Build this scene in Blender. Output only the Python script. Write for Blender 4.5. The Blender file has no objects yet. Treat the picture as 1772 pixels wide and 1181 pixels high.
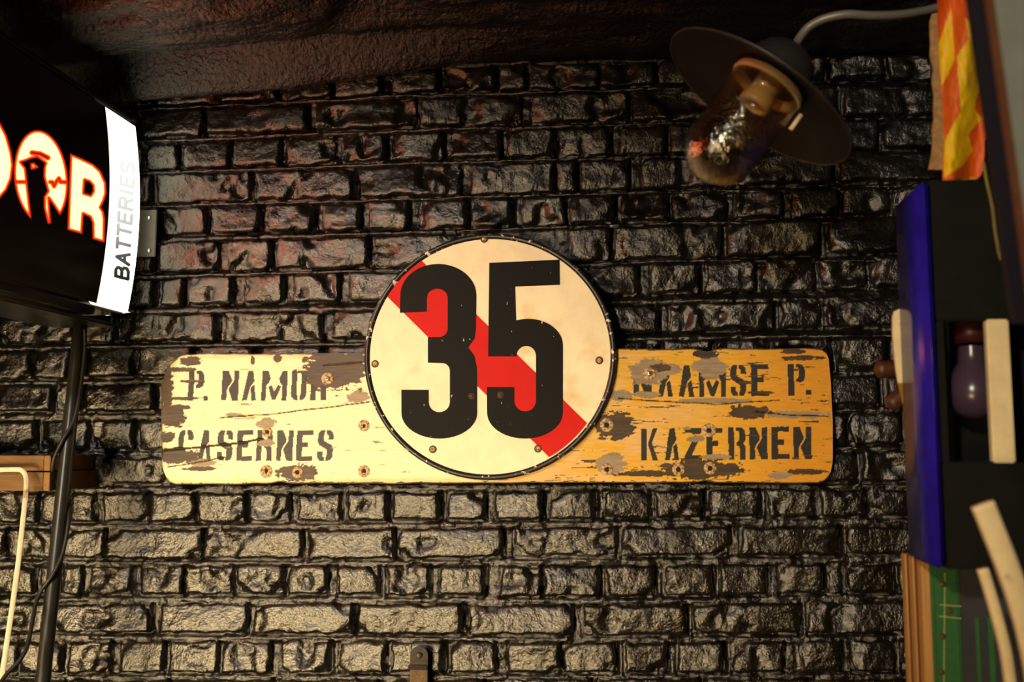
import bpy, bmesh, math, random
import numpy as np
from mathutils import Vector, Matrix
random.seed(7); rng = np.random.default_rng(7)
S = bpy.context.scene
COL = S.collection
R = math.radians

# ------------------------------------------------------------------ camera
FPX = 1772*35/36.0
PITCH, YAW, DIST = R(6.0), R(6.5), 1.894
FWD = Vector((-math.sin(YAW)*math.cos(PITCH), math.cos(YAW)*math.cos(PITCH), math.sin(PITCH)))
P0 = Vector((0, 0, 1.80))
CAM = P0 - DIST*FWD
RIGHT = FWD.cross(Vector((0, 0, 1))).normalized()
UP = RIGHT.cross(FWD).normalized()
cd = bpy.data.cameras.new('camera'); cam = bpy.data.objects.new('camera', cd); COL.objects.link(cam)
cd.lens = 35; cd.sensor_width = 36; cd.sensor_fit = 'HORIZONTAL'
cam.matrix_world = Matrix.Translation(CAM) @ Matrix((RIGHT, UP, -FWD)).transposed().to_4x4()
cd.dof.use_dof = True; cd.dof.focus_distance = 1.87; cd.dof.aperture_fstop = 2.8
cd.clip_start = 0.02
S.camera = cam

# ------------------------------------------------------------------ world, lights, exposure
w = bpy.data.worlds.new('world'); S.world = w; w.use_nodes = True
w.node_tree.nodes['Background'].inputs[0].default_value = (1.0, 0.8, 0.55, 1)
w.node_tree.nodes['Background'].inputs[1].default_value = 0.004
S.view_settings.view_transform = 'Standard'; S.view_settings.look = 'None'
S.view_settings.exposure = 0.0; S.view_settings.gamma = 1.0
S.view_settings.use_curve_mapping = False

def lamp(name, kind, loc, power, color, radius=0.03, target=None, size=None, blend=1.0):
    l = bpy.data.lights.new(name, kind); l.energy = power; l.color = color
    if kind in ('POINT', 'SPOT'): l.shadow_soft_size = radius
    if kind == 'SPOT': l.spot_size = size; l.spot_blend = blend
    o = bpy.data.objects.new(name, l); COL.objects.link(o); o.location = loc
    if target is not None:
        o.rotation_euler = (Vector(target)-Vector(loc)).to_track_quat('-Z', 'Y').to_euler()
    return o
# ceiling spot of the room, up and to the left behind the camera
lamp('ceiling_spot', 'SPOT', (-0.95, -2.45, 2.28), 135, (1.0, 0.88, 0.70), 0.05, (-0.26, 0, 1.42), R(42), 0.9)
# added area light low behind the camera, left, for sheen on the bricks
sl = lamp('sheen_fill', 'AREA', (-1.80, -3.6, 0.60), 19, (1.0, 0.73, 0.37), target=(-0.66, 0, 1.0))
sl.data.shape = 'RECTANGLE'; sl.data.size = 2.0; sl.data.size_y = 0.85; sl.data.spread = R(40)
# added spot that brightens the things on the right-hand wall
lamp('right_fill_spot', 'SPOT', (-0.30, -2.6, 2.25), 110, (1.0, 0.86, 0.66), 0.05, (0.80, -0.70, 1.93), R(37), 0.7)
# string of small bulbs under the vault behind the camera
for i in range(12):
    a = i/11
    lamp('string_bulb', 'POINT', (-0.9+1.7*a, -2.1-0.5*math.sin(a*6), 2.50-0.16*math.sin(a*math.pi*3)**2),
         0.14, (1.0, 0.82, 0.6) if i % 4 else (1.0, 0.25, 0.1), 0.008)

# ------------------------------------------------------------------ pixel -> place helpers
def ray(px, py): return FWD + RIGHT*((px-886)/FPX) + UP*((590.5-py)/FPX)
def on_y(px, py, Y):
    d = ray(px, py); return CAM + d*((Y-CAM.y)/d.y)
def on_x(px, py, X):
    d = ray(px, py); return CAM + d*((X-CAM.x)/d.x)
def at(px, py, depth): return CAM + ray(px, py)*depth
_R, _U, _F, _C = (np.array(v) for v in (RIGHT, UP, FWD, CAM))
def on_y_np(PX, PY, Y):
    d = _F + _R*(((PX-886)/FPX)[..., None]) + _U*(((590.5-PY)/FPX)[..., None])
    return _C + d*((Y-_C[1])/d[..., 1])[..., None]
def to_px(P):
    v = P-_C; dz = v@_F
    return 886+FPX*(v@_R)/dz, 590.5-FPX*(v@_U)/dz

# ------------------------------------------------------------------ noise
def vnoise(x, y, seed=0):
    xi = np.floor(x).astype(np.int64); yi = np.floor(y).astype(np.int64)
    fx = x-xi; fy = y-yi; fx = fx*fx*(3-2*fx); fy = fy*fy*(3-2*fy)
    def h(a, b):
        n = (a*374761393 + b*668265263 + seed*1274126177) & 0x7fffffff
        n = ((n ^ (n >> 13))*1274126177) & 0x7fffffff
        return ((n ^ (n >> 16)) & 0xffff)/65535.0
    return (h(xi, yi)*(1-fx)+h(xi+1, yi)*fx)*(1-fy) + (h(xi, yi+1)*(1-fx)+h(xi+1, yi+1)*fx)*fy
def fbm(x, y, seed=0, octv=4):
    x = np.asarray(x, float); y = np.asarray(y, float); s = 0; a = .5; t = 0
    for o in range(octv):
        s = s + a*vnoise(x*2**o, y*2**o, seed+o*17); t += a; a *= .55
    return s/t - .5
def inside(poly, X, Y):
    r = np.zeros(X.shape, bool); n = len(poly)
    for i in range(n):
        x0, y0 = poly[i]; x1, y1 = poly[(i+1) % n]
        if y0 == y1: continue
        c = (y0 > Y) != (y1 > Y)
        r ^= c & (X < (x1-x0)*(Y-y0)/(y1-y0)+x0)
    return r
def dist_line(pts, X, Y, closed=False):
    d = np.full(X.shape, 1e9); n = len(pts)
    for i in range(n if closed else n-1):
        x0, y0 = pts[i]; x1, y1 = pts[(i+1) % n]
        dx, dy = x1-x0, y1-y0
        t = np.clip(((X-x0)*dx+(Y-y0)*dy)/(dx*dx+dy*dy+1e-12), 0, 1)
        d = np.minimum(d, np.hypot(X-x0-t*dx, Y-y0-t*dy))
    return d
def sm(a, b, x):
    t = np.clip((x-a)/(b-a), 0, 1); return t*t*(3-2*t)
def srgb(r, g, b):
    f = lambda c: ((c/255+.055)/1.055)**2.4 if c/255 > .04045 else c/255/12.92
    return (f(r), f(g), f(b))

# ------------------------------------------------------------------ materials
def mat(name, base, rough=.5, metal=0, var=0, vscale=20, bump=0, bscale=80, spec=.5, attr=None, emis=None,
        second=None, thr=None, coat=0, stretch=(1, 1, 1), bump2=None, rvar=0):
    m = bpy.data.materials.new(name); m.use_nodes = True
    nt = m.node_tree; N = nt.nodes; L = nt.links; p = N['Principled BSDF']
    p.inputs['Roughness'].default_value = rough; p.inputs['Metallic'].default_value = metal
    p.inputs['Specular IOR Level'].default_value = spec; p.inputs['Coat Weight'].default_value = coat
    p.inputs['Coat Roughness'].default_value = .15
    p.inputs['Base Color'].default_value = (*base, 1)
    geo = N.new('ShaderNodeNewGeometry'); mp = N.new('ShaderNodeMapping'); mp.inputs['Scale'].default_value = stretch
    L.new(geo.outputs['Position'], mp.inputs['Vector'])
    def noise(sc, det=6, ro=.6):
        n = N.new('ShaderNodeTexNoise'); n.inputs['Scale'].default_value = sc; n.inputs['Detail'].default_value = det
        n.inputs['Roughness'].default_value = ro; L.new(mp.outputs[0], n.inputs['Vector']); return n
    src = None
    if attr:
        a = N.new('ShaderNodeAttribute'); a.attribute_name = attr; src = a.outputs['Color']
    if second is not None:
        n = noise(vscale); r = N.new('ShaderNodeValToRGB')
        r.color_ramp.elements[0].position = thr[0]; r.color_ramp.elements[1].position = thr[1]
        L.new(n.outputs['Fac'], r.inputs[0])
        mx = N.new('ShaderNodeMix'); mx.data_type = 'RGBA'; L.new(r.outputs[0], mx.inputs[0])
        if src is None: mx.inputs[6].default_value = (*base, 1)
        else: L.new(src, mx.inputs[6])
        mx.inputs[7].default_value = (*second, 1); src = mx.outputs[2]
    if var:
        n = noise(vscale*1.7); mr = N.new('ShaderNodeMapRange')
        mr.inputs[3].default_value = 1-var; mr.inputs[4].default_value = 1+var
        mr.inputs[1].default_value = .3; mr.inputs[2].default_value = .7
        L.new(n.outputs['Fac'], mr.inputs[0])
        mx = N.new('ShaderNodeVectorMath'); mx.operation = 'SCALE'
        if src is None: mx.inputs[0].default_value = base
        else: L.new(src, mx.inputs[0])
        L.new(mr.outputs[0], mx.inputs['Scale']); src = mx.outputs[0]
    if src is not None: L.new(src, p.inputs['Base Color'])
    if rvar:
        n = noise(vscale*.8); mr = N.new('ShaderNodeMapRange'); mr.inputs[1].default_value = .3; mr.inputs[2].default_value = .7
        mr.inputs[3].default_value = max(.05, rough-rvar); mr.inputs[4].default_value = rough+rvar
        L.new(n.outputs['Fac'], mr.inputs[0]); L.new(mr.outputs[0], p.inputs['Roughness'])
    last = None
    for b in ([(bump, bscale)] if bump else []) + ([bump2] if bump2 else []):
        n = noise(b[1], 5, .6); bn = N.new('ShaderNodeBump'); bn.inputs['Strength'].default_value = 1
        bn.inputs['Distance'].default_value = b[0]; L.new(n.outputs['Fac'], bn.inputs['Height'])
        if last: L.new(last.outputs[0], bn.inputs['Normal'])
        last = bn
    if last: L.new(last.outputs[0], p.inputs['Normal'])
    if emis:
        a = N.new('ShaderNodeAttribute'); a.attribute_name = emis
        L.new(a.outputs['Color'], p.inputs['Emission Color']); p.inputs['Emission Strength'].default_value = 1
    return m
def thin_glass(name, tint):
    m = bpy.data.materials.new(name); m.use_nodes = True; nt = m.node_tree; N = nt.nodes; L = nt.links
    N.remove(N['Principled BSDF']); out = N['Material Output']
    t = N.new('ShaderNodeBsdfTransparent'); t.inputs[0].default_value = (*tint, 1)
    g = N.new('ShaderNodeBsdfGlossy'); g.inputs['Roughness'].default_value = .04
    f = N.new('ShaderNodeLayerWeight'); f.inputs['Blend'].default_value = .35
    mr = N.new('ShaderNodeMapRange'); mr.inputs[3].default_value = .12; mr.inputs[4].default_value = .75
    n = N.new('ShaderNodeTexNoise'); n.inputs['Scale'].default_value = 30
    b = N.new('ShaderNodeBump'); b.inputs['Distance'].default_value = .002; L.new(n.outputs['Fac'], b.inputs['Height'])
    L.new(b.outputs[0], g.inputs['Normal'])
    mx = N.new('ShaderNodeMixShader'); L.new(f.outputs['Facing'], mr.inputs[0]); L.new(mr.outputs[0], mx.inputs[0])
    L.new(t.outputs[0], mx.inputs[1]); L.new(g.outputs[0], mx.inputs[2]); L.new(mx.outputs[0], out.inputs[0])
    return m

M = {}
M['brick'] = mat('black_brick_paint', (.007, .0055, .0035), .17, var=.5, vscale=18, bump=.0036, bscale=60, bump2=(.0006, 260), rvar=.06, spec=.75)
M['mortar'] = mat('black_mortar_paint', (.007, .0055, .004), .18, var=.5, vscale=25, bump=.0030, bscale=90, bump2=(.0007, 280), rvar=.06, spec=.75)
M['ceil'] = mat('black_ceiling_paint', (.007, .0055, .004), .18, var=.3, vscale=10, bump=.0075, bscale=90, bump2=(.0006, 210), rvar=.05, spec=.75)
M['side'] = mat('dark_side_wall_paint', (.018, .015, .012), .5, var=.3, vscale=9, bump=.004, bscale=50)
M['floor'] = mat('dark_concrete', (.06, .052, .045), .6, var=.3, vscale=8, bump=.002, bscale=60)
M['board'] = mat('worn_board_paint', (.8, .7, .5), .5, attr='paint', var=.10, vscale=70, bump=.0007, bscale=120, stretch=(.35, 1, 2.2))
M['boardside'] = mat('board_edge_wood', (.10, .06, .02), .7, var=.4, vscale=60)
M['ivory'] = mat('ivory_enamel', srgb(250, 236, 202), .55, spec=.25, var=.07, vscale=14, second=srgb(226, 184, 112), thr=(.54, .86))
M['disc_black'] = mat('black_enamel', (.005, .004, .003), .6, spec=.15, vscale=95, second=srgb(225, 208, 168), thr=(.70, .715), stretch=(1.6, 1, .7))
M['rim'] = mat('chipped_black_rim', (.012, .010, .008), .35, vscale=90, second=srgb(230, 215, 185), thr=(.60, .62))
M['red'] = mat('red_enamel', srgb(206, 20, 8), .6, spec=.2, var=.06, vscale=20)
M['rust'] = mat('rusty_metal', (.10, .055, .022), .6, var=.5, vscale=150, bump=.001, bscale=300, metal=.3)
M['ring'] = mat('old_ring_paint', srgb(214, 180, 130), .5, vscale=220, second=srgb(120, 80, 50), thr=(.45, .6), bump=.001, bscale=300)
M['strap'] = mat('tarnished_strap', (.03, .024, .016), .55, var=.4, vscale=60, spec=.2)
M['darkbrown'] = mat('dark_brown', (.012, .007, .004), .8, var=.3, vscale=100)  # painted shade for the bolt holes; also colours screw slots and strap collar
M['steel'] = mat('bright_steel', (.75, .73, .70), .28, metal=.9, var=.1, vscale=100)
M['grey_steel'] = mat('grey_steel', (.06, .056, .048), .45, metal=.2, var=.15, vscale=40)
M['blackmetal'] = mat('black_metal', (.012, .011, .010), .3, var=.2, vscale=20)
M['blackgloss'] = mat('black_gloss_plastic', (.006, .005, .004), .18, var=.2, vscale=10)
M['face'] = mat('sign_acrylic', (.008, .006, .005), .25, emis='glow', var=.1, vscale=5)
M['pole'] = mat('black_pole_paint', (.022, .020, .017), .33, var=.2, vscale=30)
M['cable'] = mat('black_rubber', (.02, .017, .013), .45, var=.2, vscale=50)
M['wood'] = mat('ochre_wood', srgb(122, 82, 24), .6, var=.4, vscale=22, stretch=(.3, 1, 3), bump=.001, bscale=100)
M['woodend'] = mat('ochre_wood_end', srgb(140, 94, 28), .6, var=.3, vscale=60)
M['white'] = mat('yellowed_white_paint', srgb(236, 222, 190), .4, var=.1, vscale=30, second=srgb(170, 130, 70), thr=(.6, .72))
M['cream'] = mat('cream_paint', srgb(240, 216, 165), .4, var=.1, vscale=25, second=srgb(150, 105, 55), thr=(.66, .74))
M['shade'] = mat('dark_enamel_shade', (.004, .0028, .002), .5, spec=.2, var=.3, vscale=20)
M['crown'] = mat('dark_cast_crown', (.018, .016, .014), .5, var=.2, vscale=30)
M['porcelain'] = mat('cream_porcelain', srgb(226, 196, 146), .35, var=.08, vscale=30)
M['arm'] = mat('grey_arm_tube', (.20, .18, .15), .4, metal=.2, var=.1, vscale=30)
M['glass'] = thin_glass('clear_lamp_glass', (.90, .84, .70))
M['flag'] = mat('striped_cloth', (.8, .3, .02), .6, attr='paint', var=.08, vscale=40)
M['card'] = mat('torn_card', srgb(176, 130, 78), .8, var=.3, vscale=60, bump=.001, bscale=120)
M['blue'] = mat('blue_enamel', srgb(38, 26, 150), .25, var=.25, vscale=14, second=srgb(80, 62, 140), thr=(.62, .95))
M['darkplate'] = mat('dark_housing_plate', (.004, .0038, .0022), .5, var=.5, vscale=9, spec=.25)
M['ochre'] = mat('ochre_enamel', srgb(150, 105, 20), .4, var=.15, vscale=30)
M['bulb'] = mat('mauve_bulb_glass', srgb(66, 50, 64), .25, var=.1, vscale=20)
M['darkred'] = mat('dark_red_bakelite', srgb(60, 22, 16), .4, var=.15, vscale=30)
M['slate'] = mat('slate_panel', srgb(44, 45, 50), .6, var=.15, vscale=16)
M['darkbacking'] = mat('dark_violet_backing', srgb(22, 19, 26), .6, var=.15, vscale=16, spec=.2)
M['greypanel'] = mat('grey_green_panel', srgb(118, 122, 110), .6, var=.12, vscale=16)
M['brown'] = mat('brown_edging', srgb(96, 56, 30), .5, var=.2, vscale=40)
M['green'] = mat('green_canvas', srgb(34, 92, 42), .7, var=.15, vscale=60, bump=.0006, bscale=500)
M['ply'] = mat('plywood_edge', srgb(176, 128, 72), .6, var=.3, vscale=14, stretch=(10, 10, .25))
M['plydark'] = mat('plywood_dark_layer', srgb(110, 72, 36), .6, var=.3, vscale=14, stretch=(10, 10, .25))
M['thread'] = mat('pale_thread', srgb(200, 180, 110), .8, var=.2, vscale=200)
M['peg'] = mat('brown_wood_handle', srgb(74, 38, 14), .5, var=.3, vscale=30)
M['olive'] = mat('olive_cloth', srgb(120, 105, 40), .7, var=.25, vscale=30)

# ------------------------------------------------------------------ mesh helpers
def props(o, label=None, cat=None, group=None, kind=None):
    if label: o['label'] = label
    if cat: o['category'] = cat
    if group: o['group'] = group
    if kind: o['kind'] = kind
    return o
def thing(name, loc, label, cat, group=None):
    o = bpy.data.objects.new(name, None); COL.objects.link(o); o.location = loc; o.empty_display_size = .05
    o['_loc'] = list(loc); del o['_loc']
    return props(o, label, cat, group)
def wloc(o):
    v = Vector((0, 0, 0))
    while o is not None: v = v + o.location; o = o.parent
    return v
def mk(name, verts, faces, material, parent=None, smooth=True, origin=None, attrs=None):
    """verts are world positions; the object keeps its own origin (or its parent's)"""
    v = np.asarray([tuple(q) for q in verts] if not isinstance(verts, np.ndarray) else verts, float)
    if origin is None: origin = wloc(parent) if parent else Vector(v.mean(axis=0))
    origin = Vector(origin)
    me = bpy.data.meshes.new(name)
    me.from_pydata((v-np.array(origin)).tolist(), [], faces if isinstance(faces, list) else faces.tolist())
    if smooth: me.polygons.foreach_set('use_smooth', [True]*len(me.polygons))
    for k, c in (attrs or {}).items():
        a = me.attributes.new(k, 'FLOAT_COLOR', 'POINT')
        c4 = np.ones((len(v), 4)); c4[:, :3] = c; a.data.foreach_set('color', c4.ravel())
    me.materials.append(material); me.update()
    o = bpy.data.objects.new(name, me); COL.objects.link(o)
    if parent: o.parent = parent; o.location = origin-wloc(parent)
    else: o.location = origin
    return o
def grid_faces(nu, nv, flip=False):
    i = np.arange(nu-1)[:, None]*nv + np.arange(nv-1)[None, :]
    f = np.stack([i, i+nv, i+nv+1, i+1], -1).reshape(-1, 4)
    return f[:, ::-1] if flip else f
def smooth_path(pts, n=8, closed=False):
    P = [Vector(p) for p in pts]; out = []
    for i in range(len(P)-1):
        a = P[i-1] if i else P[0]*2-P[1]; b, c = P[i], P[i+1]; d = P[i+2] if i+2 < len(P) else P[-1]*2-P[-2]
        for k in range(n):
            t = k/n
            out.append(.5*((2*b)+(c-a)*t+(2*a-5*b+4*c-d)*t*t+(3*b-a-3*c+d)*t**3))
    out.append(P[-1]); return out
def sweep(path, ra, rb=None, seg=12, normal=None):
    """tube along world path; ra across, rb along `normal` (flat strips)"""
    V = []; F = []; n = len(path)
    for i, p in enumerate(path):
        t = (path[min(i+1, n-1)]-path[max(i-1, 0)]).normalized()
        nn = Vector(normal) if normal is not None else Vector((.31, -.9, .2))
        a = t.cross(nn).normalized(); b = a.cross(t).normalized()
        r1 = ra[i] if isinstance(ra, (list, tuple)) else ra
        r2 = r1 if rb is None else rb
        for k in range(seg):
            th = 2*math.pi*k/seg
            c, s = math.cos(th), math.sin(th)
            if rb is not None:
                c = math.copysign(abs(c)**.35, c); s = math.copysign(abs(s)**.35, s)
            V.append(p+a*(c*r1)+b*(s*r2))
    for i in range(n-1):
        for k in range(seg):
            k2 = (k+1) % seg
            F.append([i*seg+k, i*seg+k2, (i+1)*seg+k2, (i+1)*seg+k])
    F.append(list(range(seg))[::-1]); F.append([(n-1)*seg+k for k in range(seg)])
    return V, F
def lathe(origin, axis, prof, seg=40, cap=True):
    """prof: list of (t along axis, r)"""
    ax = Vector(axis).normalized(); h = Vector((0, 0, 1)) if abs(ax.z) < .9 else Vector((1, 0, 0))
    u = ax.cross(h).normalized(); v = ax.cross(u).normalized()
    V = []; F = []
    for t, r in prof:
        for k in range(seg):
            th = 2*math.pi*k/seg
            V.append(Vector(origin)+ax*t+(u*math.cos(th)+v*math.sin(th))*max(r, 1e-5))
    for i in range(len(prof)-1):
        for k in range(seg):
            k2 = (k+1) % seg
            F.append([i*seg+k, (i+1)*seg+k, (i+1)*seg+k2, i*seg+k2])
    if cap:
        F.append(list(range(seg))); F.append([(len(prof)-1)*seg+k for k in range(seg)][::-1])
    return V, F
def bevel_box(p0, p1, b=.003):
    bm = bmesh.new(); bmesh.ops.create_cube(bm, size=1)
    c = [(a+d)/2 for a, d in zip(p0, p1)]; s = [abs(d-a) for a, d in zip(p0, p1)]
    for v in bm.verts: v.co = Vector((c[i]+v.co[i]*s[i] for i in range(3)))
    bmesh.ops.bevel(bm, geom=bm.edges[:]+bm.verts[:], offset=b, segments=2, affect='EDGES')
    bm.verts.index_update()
    V = [v.co.copy() for v in bm.verts]; F = [[v.index for v in f.verts] for f in bm.faces]; bm.free()
    return V, F
def slab(outline, thick):
    """outline: world points of the front, thick: offset Vector to the back"""
    n = len(outline); V = [Vector(p) for p in outline]+[Vector(p)+Vector(thick) for p in outline]
    F = [list(range(n)), list(range(n, 2*n))[::-1]]+[[i, i+n, (i+1) % n+n, (i+1) % n] for i in range(n)]
    return V, F
def add(name, VF, material, parent=None, smooth=True, origin=None):
    return mk(name, VF[0], VF[1], material, parent, smooth, origin)
def flat_shade_auto(o, ang=40):
    me = o.data
    me.polygons.foreach_set('use_smooth', [True]*len(me.polygons)); me.set_sharp_from_angle(angle=R(ang)); return o

# ================================================================== SETTING
# every course: control points (x, y_top, y_bottom) in photo pixels, then brick spans along x
ROWS = [
 ([(245,128,150),(500,112,136),(740,100,108),(1180,88,101)], []),
 ([(245,156,183),(740,116,157),(1180,104,144)], [(150,262),(268,378),(384,477),(485,573),(579,658),(677,757),(768,853),(861,910),(915,1033),(1039,1132),(1138,1230),(1240,1330),(1338,1428),(1436,1530),(1538,1640)]),
 ([(245,193,237),(740,168,216),(1180,156,206)], [(70,236),(243,350),(356,530),(545,717),(726,898),(918,1087),(1095,1270),(1282,1450),(1460,1640)]),
 ([(245,248,292),(740,228,275),(1180,215,264)], [(160,244),(251,305),(313,398),(404,483),(494,576),(590,666),(680,763),(782,864),(878,957),(966,1053),(1073,1150),(1160,1240),(1250,1335),(1345,1428),(1438,1520),(1530,1620)]),
 ([(245,303,351),(740,285,338),(1180,272,324)], [(90,256),(268,432),(443,612),(621,795),(815,957),(962,995),(1006,1088),(1110,1262),(1274,1440),(1452,1630)]),
 ([(245,360,405),(740,346,395),(1180,333,380)], [(190,272),(280,353),(366,445),(466,540),(558,621),(638,705),(725,806),(816,884),(901,977),(985,1062),(1073,1157),(1165,1256),(1272,1354),(1372,1450),(1460,1540),(1550,1630)]),
 ([(245,423,472),(640,407,462),(1180,388,446)], [(95,262),(276,375),(394,467),(480,636),(646,790),(985,1054),(1063,1248),(1260,1418),(1432,1600)]),
 ([(245,484,529),(640,470,520),(1180,454,506)], [(180,262),(276,315),(325,401),(420,490),(507,585),(602,690),(1020,1105),(1126,1208),(1223,1308),(1323,1409),(1420,1500),(1510,1592)]),
 ([(0,548,594),(245,545,591),(640,538,588),(1180,525,573)], [(0,124),(133,196),(204,370),(386,557),(575,700),(1000,1140),(1158,1336),(1352,1420),(1430,1600)]),
 ([(0,607,657),(245,602,652),(640,598,650),(1440,585,640)], [(-10,52),(60,118),(126,150),(155,228),(239,330),(345,440),(455,555),(570,640),(1060,1140),(1150,1230),(1240,1330),(1340,1440),(1452,1530),(1540,1620)]),
 ([(0,667,713),(245,666,713),(1440,650,703)], [(-40,88),(98,142),(150,266),(274,360),(1410,1520),(1532,1690)]),
 ([(0,728,779),(245,727,779),(1440,716,770)], [(-20,60),(70,150),(161,230),(239,320),(1400,1465),(1475,1560),(1570,1650)]),
 ([(0,792,840),(245,791,840),(1440,781,835)], [(-60,125),(135,300),(1400,1480),(1492,1660)]),
 ([(0,852,905),(560,853,904),(1100,848,898),(1600,846,893)], [(-20,65),(71,116),(123,164),(180,256),(262,337),(341,425),(428,501),(514,590),(602,669),(679,760),(774,840),(856,938),(950,1028),(1046,1125),(1134,1215),(1226,1313),(1327,1411),(1419,1497),(1506,1588),(1598,1680)]),
 ([(0,915,967),(560,916,969),(1100,911,964),(1600,910,960)], [(-80,9),(13,100),(108,179),(183,348),(352,523),(532,683),(690,870),(888,1068),(1074,1262),(1281,1452),(1466,1618),(1630,1720)]),
 ([(0,979,1030),(560,979,1031),(1100,979,1034),(1600,976,1026)], [(-20,60),(70,100),(107,141),(154,229),(242,316),(319,403),(411,491),(499,567),(584,658),(670,745),(761,840),(867,937),(941,1038),(1049,1133),(1148,1234),(1246,1329),(1349,1423),(1431,1457),(1467,1545),(1556,1640)]),
 ([(0,1043,1094),(560,1045,1099),(1100,1047,1101),(1600,1040,1096)], [(-90,80),(90,262),(276,427),(438,610),(619,799),(809,992),(1006,1188),(1199,1385),(1397,1594),(1606,1760)]),
 ([(0,1110,1166),(560,1109,1166),(1100,1112,1166),(1600,1108,1164)], [(-50,28),(35,108),(120,191),(210,284),(292,378),(384,468),(485,570),(587,668),(676,766),(779,859),(878,970),(976,1063),(1079,1155),(1171,1251),(1267,1357),(1376,1458),(1474,1550),(1562,1640)]),
 ([(0,1176,1230),(560,1176,1230),(1100,1176,1230),(1600,1174,1228)], [(-60,110),(122,290),(302,470),(484,652),(664,838),(850,1022),(1034,1210),(1222,1398),(1410,1590),(1602,1770)]),
]
def row_y(cp, x):
    xs = [c[0] for c in cp]; n = len(cp)
    if x <= xs[0]: a, b = cp[0], cp[1]
    elif x >= xs[-1]: a, b = cp[-2], cp[-1]
    else:
        i = max(k for k in range(n-1) if xs[k] <= x); a, b = cp[i], cp[i+1]
    t = (x-a[0])/(b[0]-a[0]); t = max(-.8, min(1.8, t))
    return a[1]+(b[1]-a[1])*t, a[2]+(b[2]-a[2])*t
BR = []
for ri, (cp, spans) in enumerate(ROWS):       # the bond runs on to the left of the frame
    if spans and ri > 7:
        wd_ = 168 if ri % 2 == 0 else 78; x = min(p[0] for p in spans)-10
        while x > -250: spans.append((x-wd_, x)); x -= wd_+11
for ri, (cp, spans) in enumerate(ROWS):
    for (x0, x1) in spans:
        xm = (x0+x1)/2; yt, yb = row_y(cp, xm)
        c = on_y(xm, (yt+yb)/2, -.01)
        a0 = on_y(x0, (yt+yb)/2, -.01); a1 = on_y(x1, (yt+yb)/2, -.01)
        zt, zb = on_y(xm, yt, -.01).z, on_y(xm, yb, -.01).z
        yl = sum(row_y(cp, x0))/2; yr = sum(row_y(cp, x1))/2
        sl = (on_y(x1, yr, -.01).z-on_y(x0, yl, -.01).z)/(a1.x-a0.x)
        if c.x > .97 or a1.x > 1.0: continue
        BR.append((a1.x-a0.x, zt-zb, sl, random.uniform(.008, .015) if ri < 9 else random.uniform(.013, .018),
                   Vector((c.x, 0, (zt+zb)/2)), 100+len(BR), ri >= 10))
# mortar bed: real relief, weathered joints sloping back under each course
WX0, WX1, WZ0, WZ1 = -1.5, 1.0, 1.05, 2.42
nx, nz = 900, 430
gx = np.linspace(WX0, WX1, nx); gz = np.linspace(WZ0, WZ1, nz)
GX, GZ = np.meshgrid(gx, gz, indexing='ij')
P = np.stack([GX, GX*0, GZ], -1); PX, PY = to_px(P)
ridge = np.zeros_like(GX)
for i in range(len(ROWS)-1):
    a, b = ROWS[i][0], ROWS[i+1][0]
    ya = np.interp(PX, [c[0] for c in a], [c[2] for c in a]); yb = np.interp(PX, [c[0] for c in b], [c[1] for c in b])
    t = (PY-ya)/(yb-ya)          # 0 under the upper brick, 1 on the lower brick
    amp = .014 if i < 9 else .005
    ridge += np.where((t > -.25) & (t < 1.3), amp*np.clip(np.interp(t, [-.25, .1, .75, 1.05, 1.3], [0, .1 if i < 9 else .9, 1, .8, 0]), 0, 1), 0)
lump = fbm(GX*40, GZ*55, 3, 4)*.010 + fbm(GX*12, GZ*14, 9, 3)*.008
P[..., 1] = np.interp(PY, [600, 850], [.004, -.0065]) - ridge*(.75+1.2*fbm(GX*18, GZ*30, 21, 3)) - lump
for (w_, h_, sl, fr_, cc, seed, fine) in BR:      # open cracks along the brick edges
    i0, i1 = np.searchsorted(gx, [cc.x-w_/2-.012, cc.x+w_/2+.012]); j0, j1 = np.searchsorted(gz, [cc.z-h_/2-.012, cc.z+h_/2+.012])
    X = GX[i0:i1, j0:j1]-cc.x; Z = GZ[i0:i1, j0:j1]-cc.z-X*sl
    rr = random.Random(seed); wr_ = rr.choice([.001, .0015, .003, .006]); wb_ = rr.uniform(.0008, .0022)
    wig = .004*fbm(X*60+seed, Z*60, seed, 3)
    crk = np.maximum((1-sm(0, wr_+.002, np.abs(X-w_/2-wr_*.4+wig)))*(np.abs(Z) < h_/2), (1-sm(0, wb_+.0015, np.abs(Z+h_/2+.001+wig)))*(np.abs(X) < w_/2+.002))
    crk = np.maximum(crk, .25*(1-sm(0, .002, np.abs(Z-h_/2+wig)))*(np.abs(X) < w_/2)); crk = np.maximum(crk, .3*(1-sm(0, .002, np.abs(X+w_/2+wig)))*(np.abs(Z) < h_/2))
    P[i0:i1, j0:j1, 1] += .013*crk
wall = mk('wall_back', P.reshape(-1, 3), grid_faces(nx, nz), M['mortar'], origin=(0, 0, 1.8))
props(wall, 'uneven brick wall painted glossy black', kind='structure')
lo = mk('lower_wall_face', [(WX0, .004, 0), (WX1, .004, 0), (WX1, .004, WZ0), (WX0, .004, WZ0)], [[0, 1, 2, 3]], M['mortar'], wall, False)

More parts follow.
